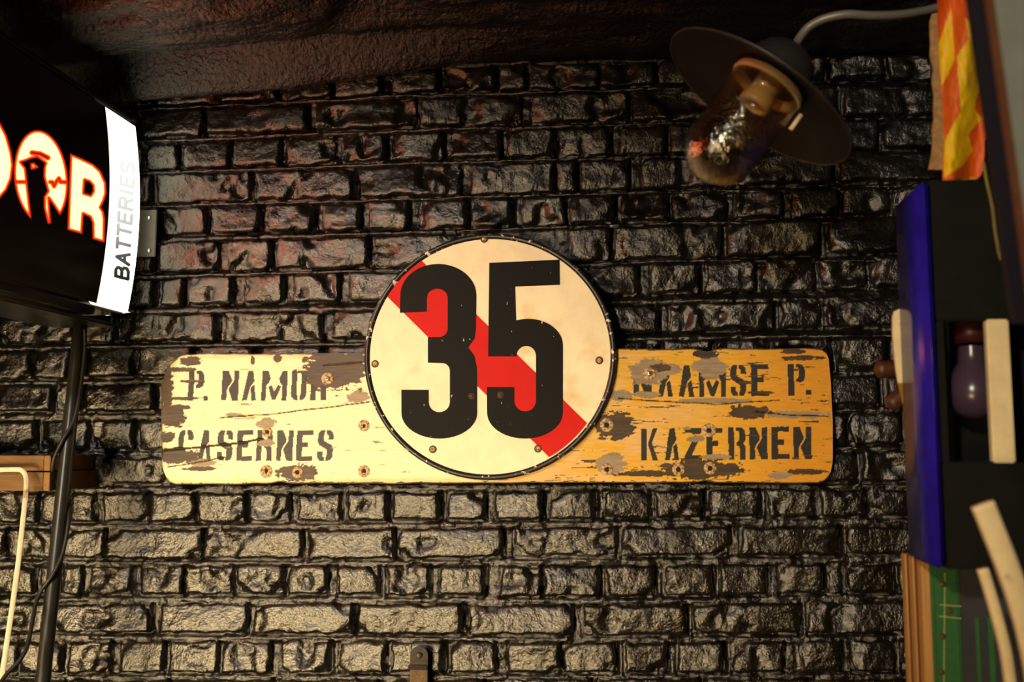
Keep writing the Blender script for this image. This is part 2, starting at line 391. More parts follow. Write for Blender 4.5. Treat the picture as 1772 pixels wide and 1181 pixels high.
def brick_mesh(w, h, sl, seed, front, fine=False):
    """worn brick, local centre at origin, front towards -y"""
    r = random.Random(seed)
    eu = [0, .0008, .0028, .008]; nu = max(5, int((w-.016)/.0062)); nv = 7
    us = eu+[.008+(w-.016)*k/nu for k in range(1, nu)]+[w-e for e in reversed(eu)]
    vs = eu+[.008+(h-.016)*k/nv for k in range(1, nv)]+[h-e for e in reversed(eu)]
    U, V = np.meshgrid(np.array(us)-w/2, np.array(vs)-h/2, indexing='ij')
    du = w/2-np.abs(U); dv = h/2-np.abs(V); d = np.minimum(du, dv)
    # rounded, slightly wandering outline
    rad = r.uniform(.004, .012)
    cu = np.clip(rad-du, 0, None); cv = np.clip(rad-dv, 0, None); q = np.hypot(cu, cv)
    k = np.where(q > rad, rad/np.maximum(q, 1e-9), 1)
    U2 = np.where((cu > 0) & (cv > 0), np.sign(U)*(w/2-rad+cu*k), U); V2 = np.where((cu > 0) & (cv > 0), np.sign(V)*(h/2-rad+cv*k), V)
    edge = 1-sm(0, .018, d)
    U2 = U2+edge*.014*fbm(V*38+seed, U*30, seed, 4); V2 = V2+edge*.012*fbm(U*38, V*30+seed, seed+5, 4)
    prof = np.interp(d, [0, .0008, .0028, .008], [0, .62, .93, 1])
    k_ = .6 if fine else 1.0
    y = -front*prof - k_*prof*(.009*fbm(U*30+seed*3, V*38, seed+9, 4)+.006*fbm(U*9, V*12+seed, seed+2, 2)-.010*sm(.12,.2,fbm(U*22+7*seed, V*16, seed+77, 3)))
    y = y - prof*(U*r.uniform(-.06, .06)*min(1, .09/w)+V*r.uniform(-.13, .13))
    for c in range(r.choice([0, 0, 1, 1, 2])):   # broken corners
        sx, sz = r.choice([-1, 1]), r.choice([-1, 1]); rr = r.uniform(.012, .028)
        dd = np.hypot((U-sx*w/2)*.8, V-sz*h/2)+.008*fbm(U*60, V*60, seed+31, 2)
        y = y + (1-sm(rr*.45, rr, dd))*front*.75*prof
    y = np.minimum(y, .006) + .006*(prof == 0)
    V2 = V2 + U2*sl
    return np.stack([U2, y, V2], -1).reshape(-1, 3), grid_faces(len(us), len(vs))
for i, (w_, h_, sl, fr_, cc, seed, fine) in enumerate(BR):
    v, f = brick_mesh(w_, h_, sl, seed, fr_, fine)
    mk('brick', v+np.array(cc), f, M['brick'], wall, True, origin=cc)
nb = len(BR)

# ceiling: lumpy painted vault springing from the wall top
nu, nv = 300, 260
cx = np.linspace(-1.5, 1.0, nu); ct = np.concatenate([np.linspace(0, .62, 210), np.linspace(.64, 3.2, 50)])
CX, CT = np.meshgrid(cx, ct, indexing='ij')
spx = 886+CX/.0011
line = np.interp(spx, [-400, 100, 245, 500, 740, 1180, 1800], [205, 170, 152, 132, 110, 100, 92])
zc = on_y_np(spx.clip(-300, 1790), line, 0.0)[..., 2]
zz = zc + .015*CT + .42*np.maximum(CT-.5, 0) - .05*np.maximum(CT-1.0, 0)**2
roll = np.interp(spx, [-300, 100, 500, 720, 900, 1100], [1, 1, 1, .75, .25, .12])
zz += -roll*.050*np.exp(-((CT-.072)/.040)**2) + roll*.020*np.exp(-((CT-.145)/.022)**2)
zz += 0.085*fbm(CX*3.6+5, CT*9, 61, 3)*sm(.12, .26, CT) + .014*fbm(CX*12, CT*22, 63, 3)*sm(0, .1, CT)
q = (spx-640)/95 - (CT-.13)*-1.4
zz += .028*sm(-.5, .5, q+3*fbm(CX*5, CT*7, 77, 2))*sm(.12, .25, CT)
zz[:, 0] += .02
Pc = np.stack([CX, .01-CT, zz], -1)
ceil = mk('ceiling', Pc.reshape(-1, 3), grid_faces(nu, nv), M['ceil'], origin=(0, -1, 2.4))
props(ceil, 'lumpy vaulted ceiling painted glossy black', kind='structure')
wr = add('wall_right', bevel_box((1.0, -3.2, 0), (1.08, .02, 3.1), .002), M['side'], None, False)
props(wr, 'dark painted side wall on the right', kind='structure')
fl = add('floor', bevel_box((-1.5, -3.2, -.06), (1.08, .02, 0), .002), M['floor'], None, False)
props(fl, 'dark concrete floor', kind='structure')

# ================================================================== DESTINATION BOARD
YB = -.044
board = thing('destination_board', on_y(860, 725, -.02), 'long worn wooden board, cream left and ochre right, with black stencilled street names', 'sign board')
def btop(x):
    y = np.interp(x, [279, 660, 1060, 1441], [613, 611, 604, 603])
    y = y + np.interp(x, [279, 283, 290, 300, 312, 325], [62, 40, 24, 12, 3, 0])
    y = y + np.interp(x, [1415, 1424, 1430, 1434, 1438, 1441], [0, 2, 7, 15, 60, 130])
    return y + 5*np.exp(-((x-1222)/13)**2) + 3*fbm(x/30, x*0, 5, 3)
def bbot(x):
    y = np.interp(x, [279, 660, 1060, 1441], [839, 837, 836, 836])
    y = y - np.interp(x, [279, 282, 288, 295, 303], [52, 26, 10, 3, 0])
    y = y - np.interp(x, [1416, 1426, 1433, 1438, 1441], [0, 3, 9, 18, 34])
    return y - 4*np.exp(-((x-485)/14)**2) - 3*np.exp(-((x-1222)/10)**2) + 3*fbm(x/40, x*0, 8, 3)
nbx, nby = 960, 196
bx = np.linspace(279, 1441, nbx); bt = np.linspace(0, 1, nby)
BX = np.repeat(bx[:, None], nby, 1); BY = btop(bx)[:, None]*(1-bt)+bbot(bx)[:, None]*bt
PB = on_y_np(BX, BY, YB)

def rot180(p): return [(1-x, 1-y) for x, y in p]
GL = {
 'P': [[(0,0),(0,1),(.36,1),(.36,0)], [(.48,1),(.78,1),(.95,.92),(1,.8),(1,.58),(.92,.47),(.74,.42),(.48,.42),(.48,.52),(.6,.55),(.64,.62),(.64,.83),(.6,.89),(.48,.91)]],
 'N': [[(0,0),(0,1),(.36,1),(.58,.70),(.58,.62),(.38,.46),(.30,.34),(.30,0)], rot180([(0,0),(0,1),(.36,1),(.58,.66),(.58,.60),(.42,.46),(.30,.34),(.30,0)])],
 'A': [[(0,0),(.36,1),(.72,1),(.82,.64),(.56,.46),(.34,0)], [(.58,.42),(.82,.55),(1,0),(.68,0)]],
 'M': [[(0,0),(0,1),(.25,1),(.33,.74),(.28,.6),(.18,.5),(.18,0)], [(.26,.45),(.38,.52),(.5,.30),(.64,.53),(.76,.47),(.57,.02),(.43,.02)], [(1,0),(1,1),(.80,1),(.67,.74),(.72,.6),(.81,.5),(.81,0)]],
 'U': [[(0,1),(.36,1),(.36,.24),(.44,.12),(.44,0),(.2,.03),(.05,.12),(0,.25)], [(1,1),(.64,1),(.64,.24),(.56,.12),(.56,0),(.8,.03),(.95,.12),(1,.25)]],
 'R': [[(0,0),(0,1),(.34,1),(.34,0)], [(.46,1),(.8,1),(.97,.9),(1,.78),(1,.6),(.88,.5),(.98,.42),(1,.34),(1,0),(.66,0),(.66,.34),(.6,.42),(.46,.44),(.46,.55),(.6,.57),(.65,.64),(.65,.82),(.6,.89),(.46,.9)]],
 'C': [[(.44,1),(.2,1),(.06,.93),(0,.8),(0,.2),(.06,.07),(.2,0),(.44,0),(.44,.12),(.36,.2),(.36,.8),(.44,.88)], [(.56,1),(.82,1),(.96,.93),(1,.8),(1,.68),(.64,.68),(.64,.84),(.56,.88)], [(.56,0),(.82,0),(.96,.07),(1,.2),(1,.32),(.64,.32),(.64,.16),(.56,.12)]],
 'S': [[(.44,1),(.18,1),(.04,.9),(0,.78),(0,.62),(.08,.52),(.6,.36),(.62,.2),(.56,.12),(.56,0),(.84,.02),(.97,.12),(1,.26),(1,.42),(.9,.52),(.42,.64),(.38,.72),(.38,.82),(.44,.88)], [(.54,1),(.84,.99),(.97,.9),(1,.78),(1,.70),(.68,.70),(.66,.84),(.54,.88)], [(.46,0),(.16,.01),(.03,.1),(0,.22),(0,.30),(.32,.30),(.34,.16),(.46,.12)]],
 'E': [[(0,0),(0,1),(1,1),(1,.85),(.36,.85),(.36,.60),(.72,.60),(.72,.44),(.36,.44),(.36,.15),(1,.15),(1,0)]],
 'K': [[(0,0),(0,1),(.34,1),(.34,0)], [(.44,.55),(.72,1),(1,1),(.66,.55),(1,0),(.68,0),(.44,.46)]],
 'Z': [[(0,1),(1,1),(1,.86),(.9,.8),(.52,.8),(.38,.85),(.06,.85)], [(.60,.76),(.96,.76),(.42,.15),(1,.15),(1,0),(0,0),(0,.12)]],
 '.': [[(0,0),(0,1),(1,1),(1,0)]],
}
TEXT = [('P',326,353,642,693.5),('.',352,359.5,686,693.5),('N',384,413,642,693.5),('A',420,444,642,693.5),('M',453,497,642,693.5),('U',504,531,642,693.5),('R',538,565,642,693.5),
 ('C',308.5,334,745,798),('A',343,366,745,798),('S',376,403,745,798),('E',410,437,745,798),('R',444,471,745,798),('N',479,507,745,798),('E',513,541,745,798),('S',549.5,576.5,745,798),
 ('N',1096,1128,633,685),('A',1138,1164,633,687),('A',1174,1201,632.5,687),('M',1209.5,1256,632,687),('S',1264,1291,631.5,686),('E',1299.5,1330,631,686),('P',1363.5,1393,630.5,685),('.',1395,1404,675,684),
 ('K',1109.5,1138,742,797),('A',1150,1175,742,797),('Z',1184.5,1214,741,797),('E',1222.5,1251,741,797),('R',1260.5,1290,740,796),('N',1297,1328,740,795.5),('E',1335,1366,739,795),('N',1373,1404,739,795)]
wob = 1.6*fbm(BX/9, BY/9, 40, 3)
ink = np.zeros(BX.shape)
for ch, x0, x1, y0, y1 in TEXT:
    lean = 3.0 if x0 < 800 else -1.0
    sel = (BX > x0-6) & (BX < x1+6) & (BY > y0-4) & (BY < y1+4)
    if not sel.any(): continue
    v = (y1-BY[sel])/(y1-y0); u = (BX[sel]+wob[sel]*.7-x0-lean*(v-.5)*(ch != '.'))/(x1-x0)
    k = np.zeros(u.shape, bool)
    for pg in GL[ch]: k |= inside(pg, u, v+wob[sel]*.012)
    t = ink[sel]; t[k] = 1; ink[sel] = t
# paint layers
cream = np.array(srgb(246, 232, 190)); pale = np.array(srgb(228, 182, 112)); yel = np.array(srgb(226, 172, 24)); org = np.array(srgb(208, 142, 10))
gn = fbm(BX/60, BY/5, 11, 4); gn2 = fbm(BX/25, BY/2.5, 13, 4); big = fbm(BX/70, BY/40, 15, 3)
side = sm(-22, 22, BX-872+40*big)
right = yel*(1-sm(1180, 1400, BX))[..., None] + org*sm(1180, 1400, BX)[..., None]
pk = np.clip(sm(.02, .28, gn+.9*big+.25*(1-sm(1080, 1270, BX))-.02), 0, 1)*(1-sm(1180, 1330, BX))*.85
pale_spot = np.exp(-(((BX-1170)/60)**2+((BY-715)/22)**2))  # soft paler oval on the ochre half
right = right*(1-np.maximum(pk, pale_spot*.8)[..., None]) + pale*np.maximum(pk, pale_spot*.8)[..., None]
left = cream*(1-.35*sm(.1, .4, gn+.4*big)[..., None]*np.array([0, .35, .9]))
edge = np.minimum(BY-btop(BX), bbot(BX)-BY); edge = np.minimum(edge, BX-279)
left = left*(1-(.55*(1-sm(0, 14, edge+14*gn)))[..., None]) + yel*(.55*(1-sm(0, 14, edge+14*gn)))[..., None]
col = left*(1-side[..., None]) + right*side[..., None]
inkc = np.array(srgb(32, 23, 15))*(1-side[..., None]) + np.array(srgb(17, 13, 7))*side[..., None]
inkc = inkc*(1+1.2*gn2[..., None])
col = np.where(ink[..., None] > 0, inkc, col)
brown = np.array(srgb(66, 44, 12)); grey = np.array(srgb(150, 130, 102)); dark = np.array(srgb(60, 40, 16))
def patch(px, py, rx, ry, ns=.75):
    e = np.hypot((BX-px)/rx, (BY-py)/ry)
    return e + ns*(fbm(BX/16+px, BY/5, 51, 4)*1.1+fbm(BX/5, BY/4+py, 53, 3)*.7) < 1
greys = [(461,733,17,9),(622,686,20,11),(460,767,15,6),(405,718,16,3),(1123,644,34,22),(1230,637,28,22),(1070,684,25,9),(1118,684,22,6),(1375,718,68,6),(1056,803,26,19),(1241,791,30,5),(1206,760,15,6),(1188,742,8,4),(1160,640,18,9),(350,802,26,7),(1350,823,20,6),(1240,694,60,5)]
browns = [(577,643,54,34),(288,668,10,66),(329,625,22,8),(296,722,27,17),(300,789,46,13),(288,757,16,10),(515,818,34,15),(1142,636,17,8),(1222,612,20,9),(1296,713,38,12),(1063,737,34,25),(1211,813,72,18),(1372,609,22,4),(1384,620,36,4),(1395,817,38,5),(610,620,24,10),(480,621,8,6),(437,624,4,8),(330,660,22,3),(318,690,26,3),(312,640,26,4),(1290,600+62,14,3),(1320,680,22,2.5),(1120,820,60,5),(308,705,22,4),(345,812,30,4)]
loss = np.zeros(BX.shape)
for g in greys:
    k = patch(*g); col[k] = grey*(1+.7*gn2[k])[:, None]; loss[k] = .4
for b in browns:
    k = patch(*b); col[k] = (brown*(1+1.4*gn2[k]+.8*big[k])[:, None])*(1-.3*(gn[k] > .1))[:, None]; loss[k] = .8
rnd = gn*.7+gn2*.6
k = rnd > np.where(BX < 800, .30, .225) - .1*(1-sm(0, 9, edge)); k &= loss == 0
col[k] = np.where((BX[k] > 880)[:, None], brown*1.1, grey*.9); loss[k] = .5
k = (edge < 1.5+5*np.clip(fbm(BX/12, BY/12, 71, 3)+.05, 0, 1)); col[k] = dark; loss[k] = .8
cracks = [([(276,779),(330,776),(400,769),(455,760)], 1.6), ([(380,724),(480,716),(560,706),(640,696)], .9), ([(290,809),(340,801),(388,792)], .9),
          ([(1070,690),(1150,695),(1240,700),(1350,693)], .8), ([(1310,713),(1370,719),(1438,721)], .9), ([(560,632),(626,627)], .7)]
depth = np.zeros(BX.shape)
for pts, wd in cracks:
    d = dist_line(pts, BX, BY+2*fbm(BX/20, BY/50, 81, 3)); k = d < wd
    col[k] = dark*.35; depth = np.maximum(depth, (1-sm(wd*.5, wd*1.6, d)))
holes = [(463,748),(461,816),(515,818),(630,737),(630,816),(1050,736),(1050,813),(1227,745),(1174,813),(1229,811)]
PB[..., 1] += .0008*loss + .003*depth + .0006*gn2
nF = nbx*nby
rim_idx = [i*nby for i in range(nbx)]+[(nbx-1)*nby+j for j in range(1, nby)]+[i*nby+nby-1 for i in range(nbx-2, -1, -1)]+[j for j in range(nby-2, 0, -1)]
V = PB.reshape(-1, 3)
mk('panel', V, grid_faces(nbx, nby)[:, ::-1], M['board'], board, True, attrs={'paint': np.clip(col.reshape(-1, 3), .002, 1)})
rimv = V[rim_idx]; back = rimv.copy(); back[:, 1] = YB+.018; n = len(rim_idx)
front = rimv.copy(); front[:, 1] += .0002
mk('panel_edge', np.concatenate([front, back]), [[i, (i+1) % n, (i+1) % n+n, i+n] for i in range(n)]+[list(range(n, 2*n))], M['boardside'], board, False)
# battens hold the board off the bricks
for px in (360, 1360):
    a = on_y(px-18, 640, YB+.018); b = on_y(px+18, 810, YB+.018)
    add('batten', bevel_box((a.x, YB+.018, b.z), (b.x, -.004, a.z), .001), M['boardside'], board, False)
AXN = Vector((0, -1, 0))
for i, (px, py) in enumerate(holes):
    c = on_y(px, py, YB+.0006); s = random.uniform(.85, 1.1)
    h = add('bolt_hole', lathe(c, AXN, [(0, .0118*s), (.0012, .0112*s), (.0022, .0092*s), (.0018, .0072*s), (.0030, .0062*s), (.0026, .0048*s), (.0004, .0044*s)], 20, False), M['ring'], board)
    add('hole_shade_disc', lathe(c, AXN, [(.0005, .0048*s), (.0009, .002), (.0009, 0)], 14, False), M['darkbrown'], h)  # flat dark disc painted as the shade inside the bolt opening
for px, py in ((567, 656), (1124, 647)):
    c = on_y(px, py, YB+.001)
    wsh = add('washer', lathe(c, AXN, [(0, .012), (.0015, .0118), (.002, .009), (.0018, .003)], 22, False), M['ring'], board)
    sc = add('screw', lathe(c, AXN, [(.0015, .0052), (.004, .0050), (.005, .0035), (.0052, 0)], 18, False), M['steel'], board)
    cs = [Vector((x*.0026, 0, z*.0026))+c+AXN*.0054 for x, z in ((-1,.25),(-.25,.25),(-.25,1),(.25,1),(.25,.25),(1,.25),(1,-.25),(.25,-.25),(.25,-1),(-.25,-1),(-.25,-.25),(-1,-.25))]
    add('screw_slot', slab(cs[::-1], (0, .0004, 0)), M['darkbrown'], sc, False)

# ================================================================== ROUND NUMBER DISC
YD = -.054
def dz(x, y): return (620+x/2.684, 400+y/2.684)      # reading scale of the disc study
dc = on_y(845.4, 615.3, YD); RXD = (on_y(1063.4, 615.3, YD).x-on_y(627.5, 615.3, YD).x)/2; RZD = (on_y(845, 402, YD).z-on_y(845, 828.5, YD).z)/2
disc = thing('number_disc', dc, 'round ivory enamel disc with black 35 and red diagonal stripe', 'route sign')
def ell(k, y): return [Vector((dc.x+RXD*k*math.cos(t), y, dc.z+RZD*k*math.sin(t))) for t in np.linspace(0, 2*math.pi, 128, endpoint=False)]
add('plate', slab(ell(.972, YD)[::-1], (0, .006, 0)), M['ivory'], disc, False)
V = []; F = []; prof = [(.955, YD-.0002), (.962, YD-.0022), (.978, YD-.0038), (.994, YD-.003), (1.0, YD), (1.0, YD+.008), (.95, YD+.008)]
for k, y in prof: V += ell(k, y)
for i in range(len(prof)-1):
    for j in range(128): F.append([i*128+j, i*128+(j+1) % 128, (i+1)*128+(j+1) % 128, (i+1)*128+j])
mk('rim', V, F, M['rim'], disc)
add('spacer', slab([Vector((dc.x+sx*.05, YD+.006, dc.z+sz*.05-.05)) for sx, sz in ((-1,-1),(-1,1),(1,1),(1,-1))], (0, .003, 0)), M['rust'], disc, False)
def flat(name, zpts, lift, m):
    out = [on_y(*dz(x, y), YD-lift) for x, y in zpts]
    ar = sum(out[i].x*out[(i+1) % len(out)].z-out[(i+1) % len(out)].x*out[i].z for i in range(len(out)))
    if ar > 0: out = out[::-1]
    bm = bmesh.new(); vs = [bm.verts.new(p) for p in out]; f = bm.faces.new(vs)
    r = bmesh.ops.extrude_face_region(bm, geom=[f])
    for g in r['geom']:
        if isinstance(g, bmesh.types.BMVert): g.co.y += lift-.0001
    bmesh.ops.triangulate(bm, faces=bm.faces[:]); bmesh.ops.recalc_face_normals(bm, faces=bm.faces[:])
    bm.verts.index_update()
    V = [v.co.copy() for v in bm.verts]; F = [[v.index for v in f.verts] for f in bm.faces]; bm.free()
    return mk(name, V, F, m, disc, False)
def arc(cx, cy, rx, ry, a0, a1, n=14):
    return [(cx+rx*math.cos(R(a0+(a1-a0)*i/n)), cy-ry*math.sin(R(a0+(a1-a0)*i/n))) for i in range(n+1)]
# red band clipped to the inner ellipse (zoom coordinates)
ecx, ecy, erx, ery = (845.4-620)*2.684, (615.3-400)*2.684, 218*2.684*.956, 213.2*2.684*.956
def hit(p, q):
    best = []
    for t in np.linspace(-.5, 1.5, 4001):
        x, y = p[0]+(q[0]-p[0])*t, p[1]+(q[1]-p[1])*t
        best.append(((x-ecx)/erx)**2+((y-ecy)/ery)**2 < 1)
    i = np.nonzero(best)[0]; ts = (-.5+2*i[0]/4000, -.5+2*i[-1]/4000)
    return [math.degrees(math.atan2(-(p[1]+(q[1]-p[1])*t-ecy)/ery, (p[0]+(q[0]-p[0])*t-ecx)/erx)) for t in ts]
u0, u1 = hit((300, 143), (1060, 890)); l0, l1 = hit((122, 293), (880, 1045))
u0 %= 360; l0 %= 360
flat('red_stripe', arc(ecx, ecy, erx, ery, u0, l0, 24)+arc(ecx, ecy, erx, ery, l1, u1, 24), .0006, M['red'])
three = [(193,380),(195,300)]+arc(371,298,176,145,172,90,12)+arc(371,298,177,145,85,3,12)+[(548,310),(546,460)]+[(540,500),(511,541)]+[(540,580),(552,640),(552,850)]+arc(376,845,176,120,0,-90,12)+arc(376,845,176,120,-95,-178,12)+[(200,738),(327,738),(327,795)]+arc(376,795,49,47,180,360,12)+[(425,660)]+arc(390,650,35,36,0,90,8)+[(323,612),(323,493),(370,493)]+arc(375,453,40,40,-90,0,8)+[(415,310)]+arc(367,310,48,42,0,180,12)+[(318,375)]
five = [(608,148),(935,133),(936,250),(728,258),(733,415)]+arc(790,530,160,122,100,0,14)+[(950,845)]+arc(774,845,176,120,0,-180,24)+[(597,725),(725,725),(725,790)]+arc(775,790,50,48,180,360,12)+[(825,590)]+arc(780,580,45,46,0,180,12)+[(735,583),(603,583)]
flat('digit', three, .0011, M['disc_black']); flat('digit', five, .0011, M['disc_black'])
for px, py, s in ((838,414,1),(649,630,1),(1037,624,1),(749,778,1),(931,777,1),(816,686,.85),(866,684,.9)):
    c = on_y(px, py, YD-.0004)
    rv = add('rivet', lathe(c, AXN, [(0, .0072*s), (.0012, .0068*s), (.0018, .0050*s), (.0012, .0046*s)], 18, False), M['rust'], disc)
    add('rivet_head', lathe(c, AXN, [(.0008, .0047*s), (.0024, .0038*s), (.0030, .002*s), (.0031, 0)], 16, False), M['ring'] if s == 1 else M['rust'], rv)

# ================================================================== LIT SIGN (projects from the wall, seen along its right face)
YW = -.055
e_mid, e_top, e_bot = on_y(247, 345, YW), on_y(236, 222, YW), on_y(228, 541, YW)
ZT, ZB = e_top.z, e_bot.z; ZC, HH = (ZT+ZB)/2, (ZT-ZB)/2
XE = (e_top.x+e_bot.x)/2; BULGE = e_mid.x-XE
def face_x(z): return XE+BULGE*np.clip(1-((z-ZC)/HH)**2, 0, 1)
YBW = on_x(190, 345, e_mid.x).y           # black / white border
YEND = on_x(0, 300, e_mid.x).y-.20        # front end, out of frame
LB = thing('lit_sign', (XE-.06, YW-.2, ZB), 'glowing projecting sign box with cream letters on black and white end band', 'light box')
ny, nzf = 330, 330
fy = np.linspace(YW, YEND, ny); fz = np.linspace(ZB, ZT, nzf)
FY, FZ = np.meshgrid(fy, fz, indexing='ij'); FX = face_x(FZ)
# rounded wall-side edge of the tray
FXr = FX - .012*np.clip(1-(YW-FY)/.012, 0, 1)**2
PF = np.stack([FXr, FY, FZ], -1); QX, QY = to_px(PF)
z2 = lambda pts: [(x/3.107, 180+y/3.107) for x, y in pts]
def level(d): return d
lit = np.full(QX.shape, -99.0)
def shape(poly, cut=False):
    global lit
    ins = inside(poly, QX, QY); d = dist_line(poly, QX, QY, True); sd = np.where(ins, d, -d)
    lit = np.minimum(lit, -sd) if cut else np.maximum(lit, sd)
def stroke(pts, wd):
    global lit
    lit = np.minimum(lit, dist_line(pts, QX, QY)-wd)
shape(z2([(380,270),(440,296),(500,325),(540,362),(568,425),(570,480),(558,520),(540,556),(556,580),(562,620),(560,742),(500,725),(498,640),(485,608),(447,590),(440,697),(365,675)]))
shape(z2([(455,408),(482,418),(500,440),(501,470),(488,492),(450,480)]), True)
shape([(71+46*math.cos(t)+0, 309+(82 if math.sin(t) < 0 else 78)*math.sin(t)+ .22*46*math.cos(t)) for t in np.linspace(0, 2*math.pi, 60, endpoint=False)])
shape([(-120,118),(-70,140),(-30,180),(0,214),(11,235),(19,264),(22,286),(19,309),(11,328),(0,341),(-30,366),(-70,372),(-120,372)])
shape([(-80,205),(-55,218),(-38,245),(-34,275),(-40,300),(-58,310),(-80,308)], True)
shape(z2([(110,312),(140,303),(165,292),(200,285),(246,318),(238,345),(236,390),(258,470),(238,500),(238,560),(262,655),(262,720),(170,720),(166,615),(150,470),(136,345)]), True)
shape(z2([(262,505),(290,545),(325,600),(330,680),(276,680),(272,640)]), True)
shape(z2([(150,615),(350,615),(350,720),(150,720)]), True) if False else None
shape(z2([(165,322),(182,318),(205,340),(168,352)]))
stroke(z2([(172,262),(215,268),(258,290)]), 1.5)
stroke(z2([(85,420),(135,420)]), .8); stroke(z2([(270,420),(282,422),(291,443),(305,415),(316,400),(325,420),(357,421)]), .8)
lit[(QY > 330) & (inside(z2([(166,610),(240,560),(262,655),(330,600),(340,720),(160,720)]), QX, QY)) & (lit > 0) & (QX > 80) & (QX < 50)] = -9
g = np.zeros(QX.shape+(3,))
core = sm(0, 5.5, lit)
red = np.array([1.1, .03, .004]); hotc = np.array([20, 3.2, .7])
g[:] = np.where((lit > -1.2)[..., None], red*sm(-1.2, .6, lit)[..., None]*(1-core[..., None])+hotc*np.stack([core**2, core**4, core**4], -1), 0)  # red light bleed along the letter edges is painted into the emission
# white end band with lettering that runs upward
band = sm(-.0008, .0008, FY-YBW)
ST = {'B': [[(0,0),(0,1),(.6,1),(.8,.88),(.8,.64),(.6,.52),(0,.52)],[(.6,.52),(.9,.38),(.9,.14),(.65,0),(0,0)]], 'A': [[(0,0),(.45,1),(.9,0)],[(.2,.36),(.7,.36)]], 'T': [[(0,1),(.9,1)],[(.45,1),(.45,0)]],
      'E': [[(.8,0),(0,0),(0,1),(.8,1)],[(0,.52),(.7,.52)]], 'R': [[(0,0),(0,1),(.6,1),(.85,.88),(.85,.62),(.6,.5),(0,.5)],[(.5,.5),(.9,0)]], 'I': [[(.3,0),(.3,1)]], 'S': [[(0,.12),(.25,0),(.6,0),(.85,.14),(.85,.36),(.6,.5),(.25,.54),(.02,.68),(.02,.88),(.25,1),(.6,1),(.85,.9)]]}
word = 'BATTERIES'; lt = np.zeros(QX.shape)
bz0 = 478; adv = [25, 25, 23, 23, 24, 25, 14, 23, 24]; yb = bz0
for ch, ad in zip(word, adv):
    for pl in ST[ch]:
        pts = []
        for u, v in pl:
            yy = yb-u*ad*.78; bxp = 200+ (478-yy)*.055
            pts.append((bxp+(1-v)*21.5, yy+(1-v)*5.5) if True else 0)
        lt = np.maximum(lt, 1-sm(2.8, 3.7, dist_line(pts, QX, QY)))
    yb -= ad
letter_glow = np.interp(QY, [260, 330, 390, 440, 480], [.97, .90, .62, .10, .02])  # overexposed look of the upper letters, painted into the emission
white = np.array([4.6, 4.1, 2.8])
wg = white*(1-lt[..., None]) + (np.array([1, .98, .93])*letter_glow[..., None])*lt[..., None]
g = g*(1-band[..., None]) + wg*band[..., None]
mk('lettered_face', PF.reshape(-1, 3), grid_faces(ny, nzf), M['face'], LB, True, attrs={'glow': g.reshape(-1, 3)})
# tray returns, casing, rails
TH = .15
def band_plate(name, z0, z1, x0, x1, y0, y1, m, b=.002):
    return add(name, bevel_box((x0, y1, z0), (x1, y0, z1), b), m, LB, False)
band_plate('casing', ZB-.006, ZT+.006, XE-TH, XE-.004, YW-.004, YEND, M['blackgloss'], .006)
band_plate('bottom_rail', ZB-.022, ZB-.007, XE-.05, XE+.004, YBW-.01, YEND, M['blackgloss'], .003)
band_plate('bottom_rail', ZB-.030, ZB-.0225, XE-TH, XE-.02, YW-.01, YEND, M['blackmetal'], .003)
band_plate('top_rail', ZT+.0065, ZT+.012, XE-.06, XE+.002, YW-.02, YEND, M['blackmetal'], .002)
# glowing underside return of the white band
V = [(XE+.001, YW-.001, ZB), (XE+.001, YBW-.03, ZB), (XE-.05, YW-.03, ZB-.006), (XE-.045, YW-.004, ZB-.006)]
mk('band_return', V, [[0, 1, 2, 3]], M['face'], LB, False, attrs={'glow': np.tile(white*.4, (4, 1))})
V = [(XE-.012, YW, ZB+.002), (XE-.012, YW, ZT-.002), (XE-.05, YW+.001, ZT-.002), (XE-.05, YW+.001, ZB+.002)]
pl0, pl1 = on_y(240, 365, -.022), on_y(270, 445, -.022)
bk = add('bracket', bevel_box((pl0.x-.03, -.026, pl1.z), (pl1.x, -.022, pl0.z), .0012), M['grey_steel'], LB, False)
add('bracket_arm', bevel_box((XE-.06, YW-.006, pl1.z+.01), (XE-.03, -.0225, pl0.z-.01), .002), M['grey_steel'], LB, False)
for py in (377, 434):
    c = on_y(258, py, -.0262); add('screw', lathe(c, AXN, [(0, .0045), (.0015, .0042), (.0026, .0022), (.0027, 0)], 14, False), M['steel'], bk)

# ================================================================== WALL LAMP
LD = 1.40; LC = at(1312.8, 170, LD); v = ray(1312.8, 170).normalized()
er = (RIGHT-v*RIGHT.dot(v)).normalized(); eu = er.cross(v).normalized()
ang = R(21); dirp = (er*-.555 - eu*.832).normalized(); AX = dirp*math.cos(ang) - v*math.sin(ang)
LP = thing('barn_lamp', LC, 'unlit lamp with dark dish shade, clear glass jar and curved grey arm', 'wall lamp')
mmp = lambda pr: [(t/1000, r/1000) for t, r in pr]
add('shade', lathe(LC, AX, mmp([(-31,50),(-27,70),(-20,95),(-10,125),(0,146),(2,147.5),(1,145),(-11,123),(-21,94),(-28,70),(-33,50)]), 64, False), M['shade'], LP)
add('crown', lathe(LC, AX, mmp([(-26,56),(-34,56),(-38,52),(-50,50),(-62,47),(-74,40),(-84,28),(-90,14),(-91,0)]), 48, False), M['crown'], LP)
add('glass_jar', lathe(LC, AX, mmp([(-22,53),(0,53.5),(50,53.5),(86,53.5),(103,51),(117,44.5),(128,34),(135,22),(139,10),(140,0)]), 56, False), M['glass'], LP)
add('inner_glass', lathe(LC, AX, mmp([(-20,50.5),(0,51),(50,51),(85,51),(101,48.5),(114,42.5),(124.5,32),(131.5,21),(135,10),(136,0)]), 56, False), M['glass'], LP)
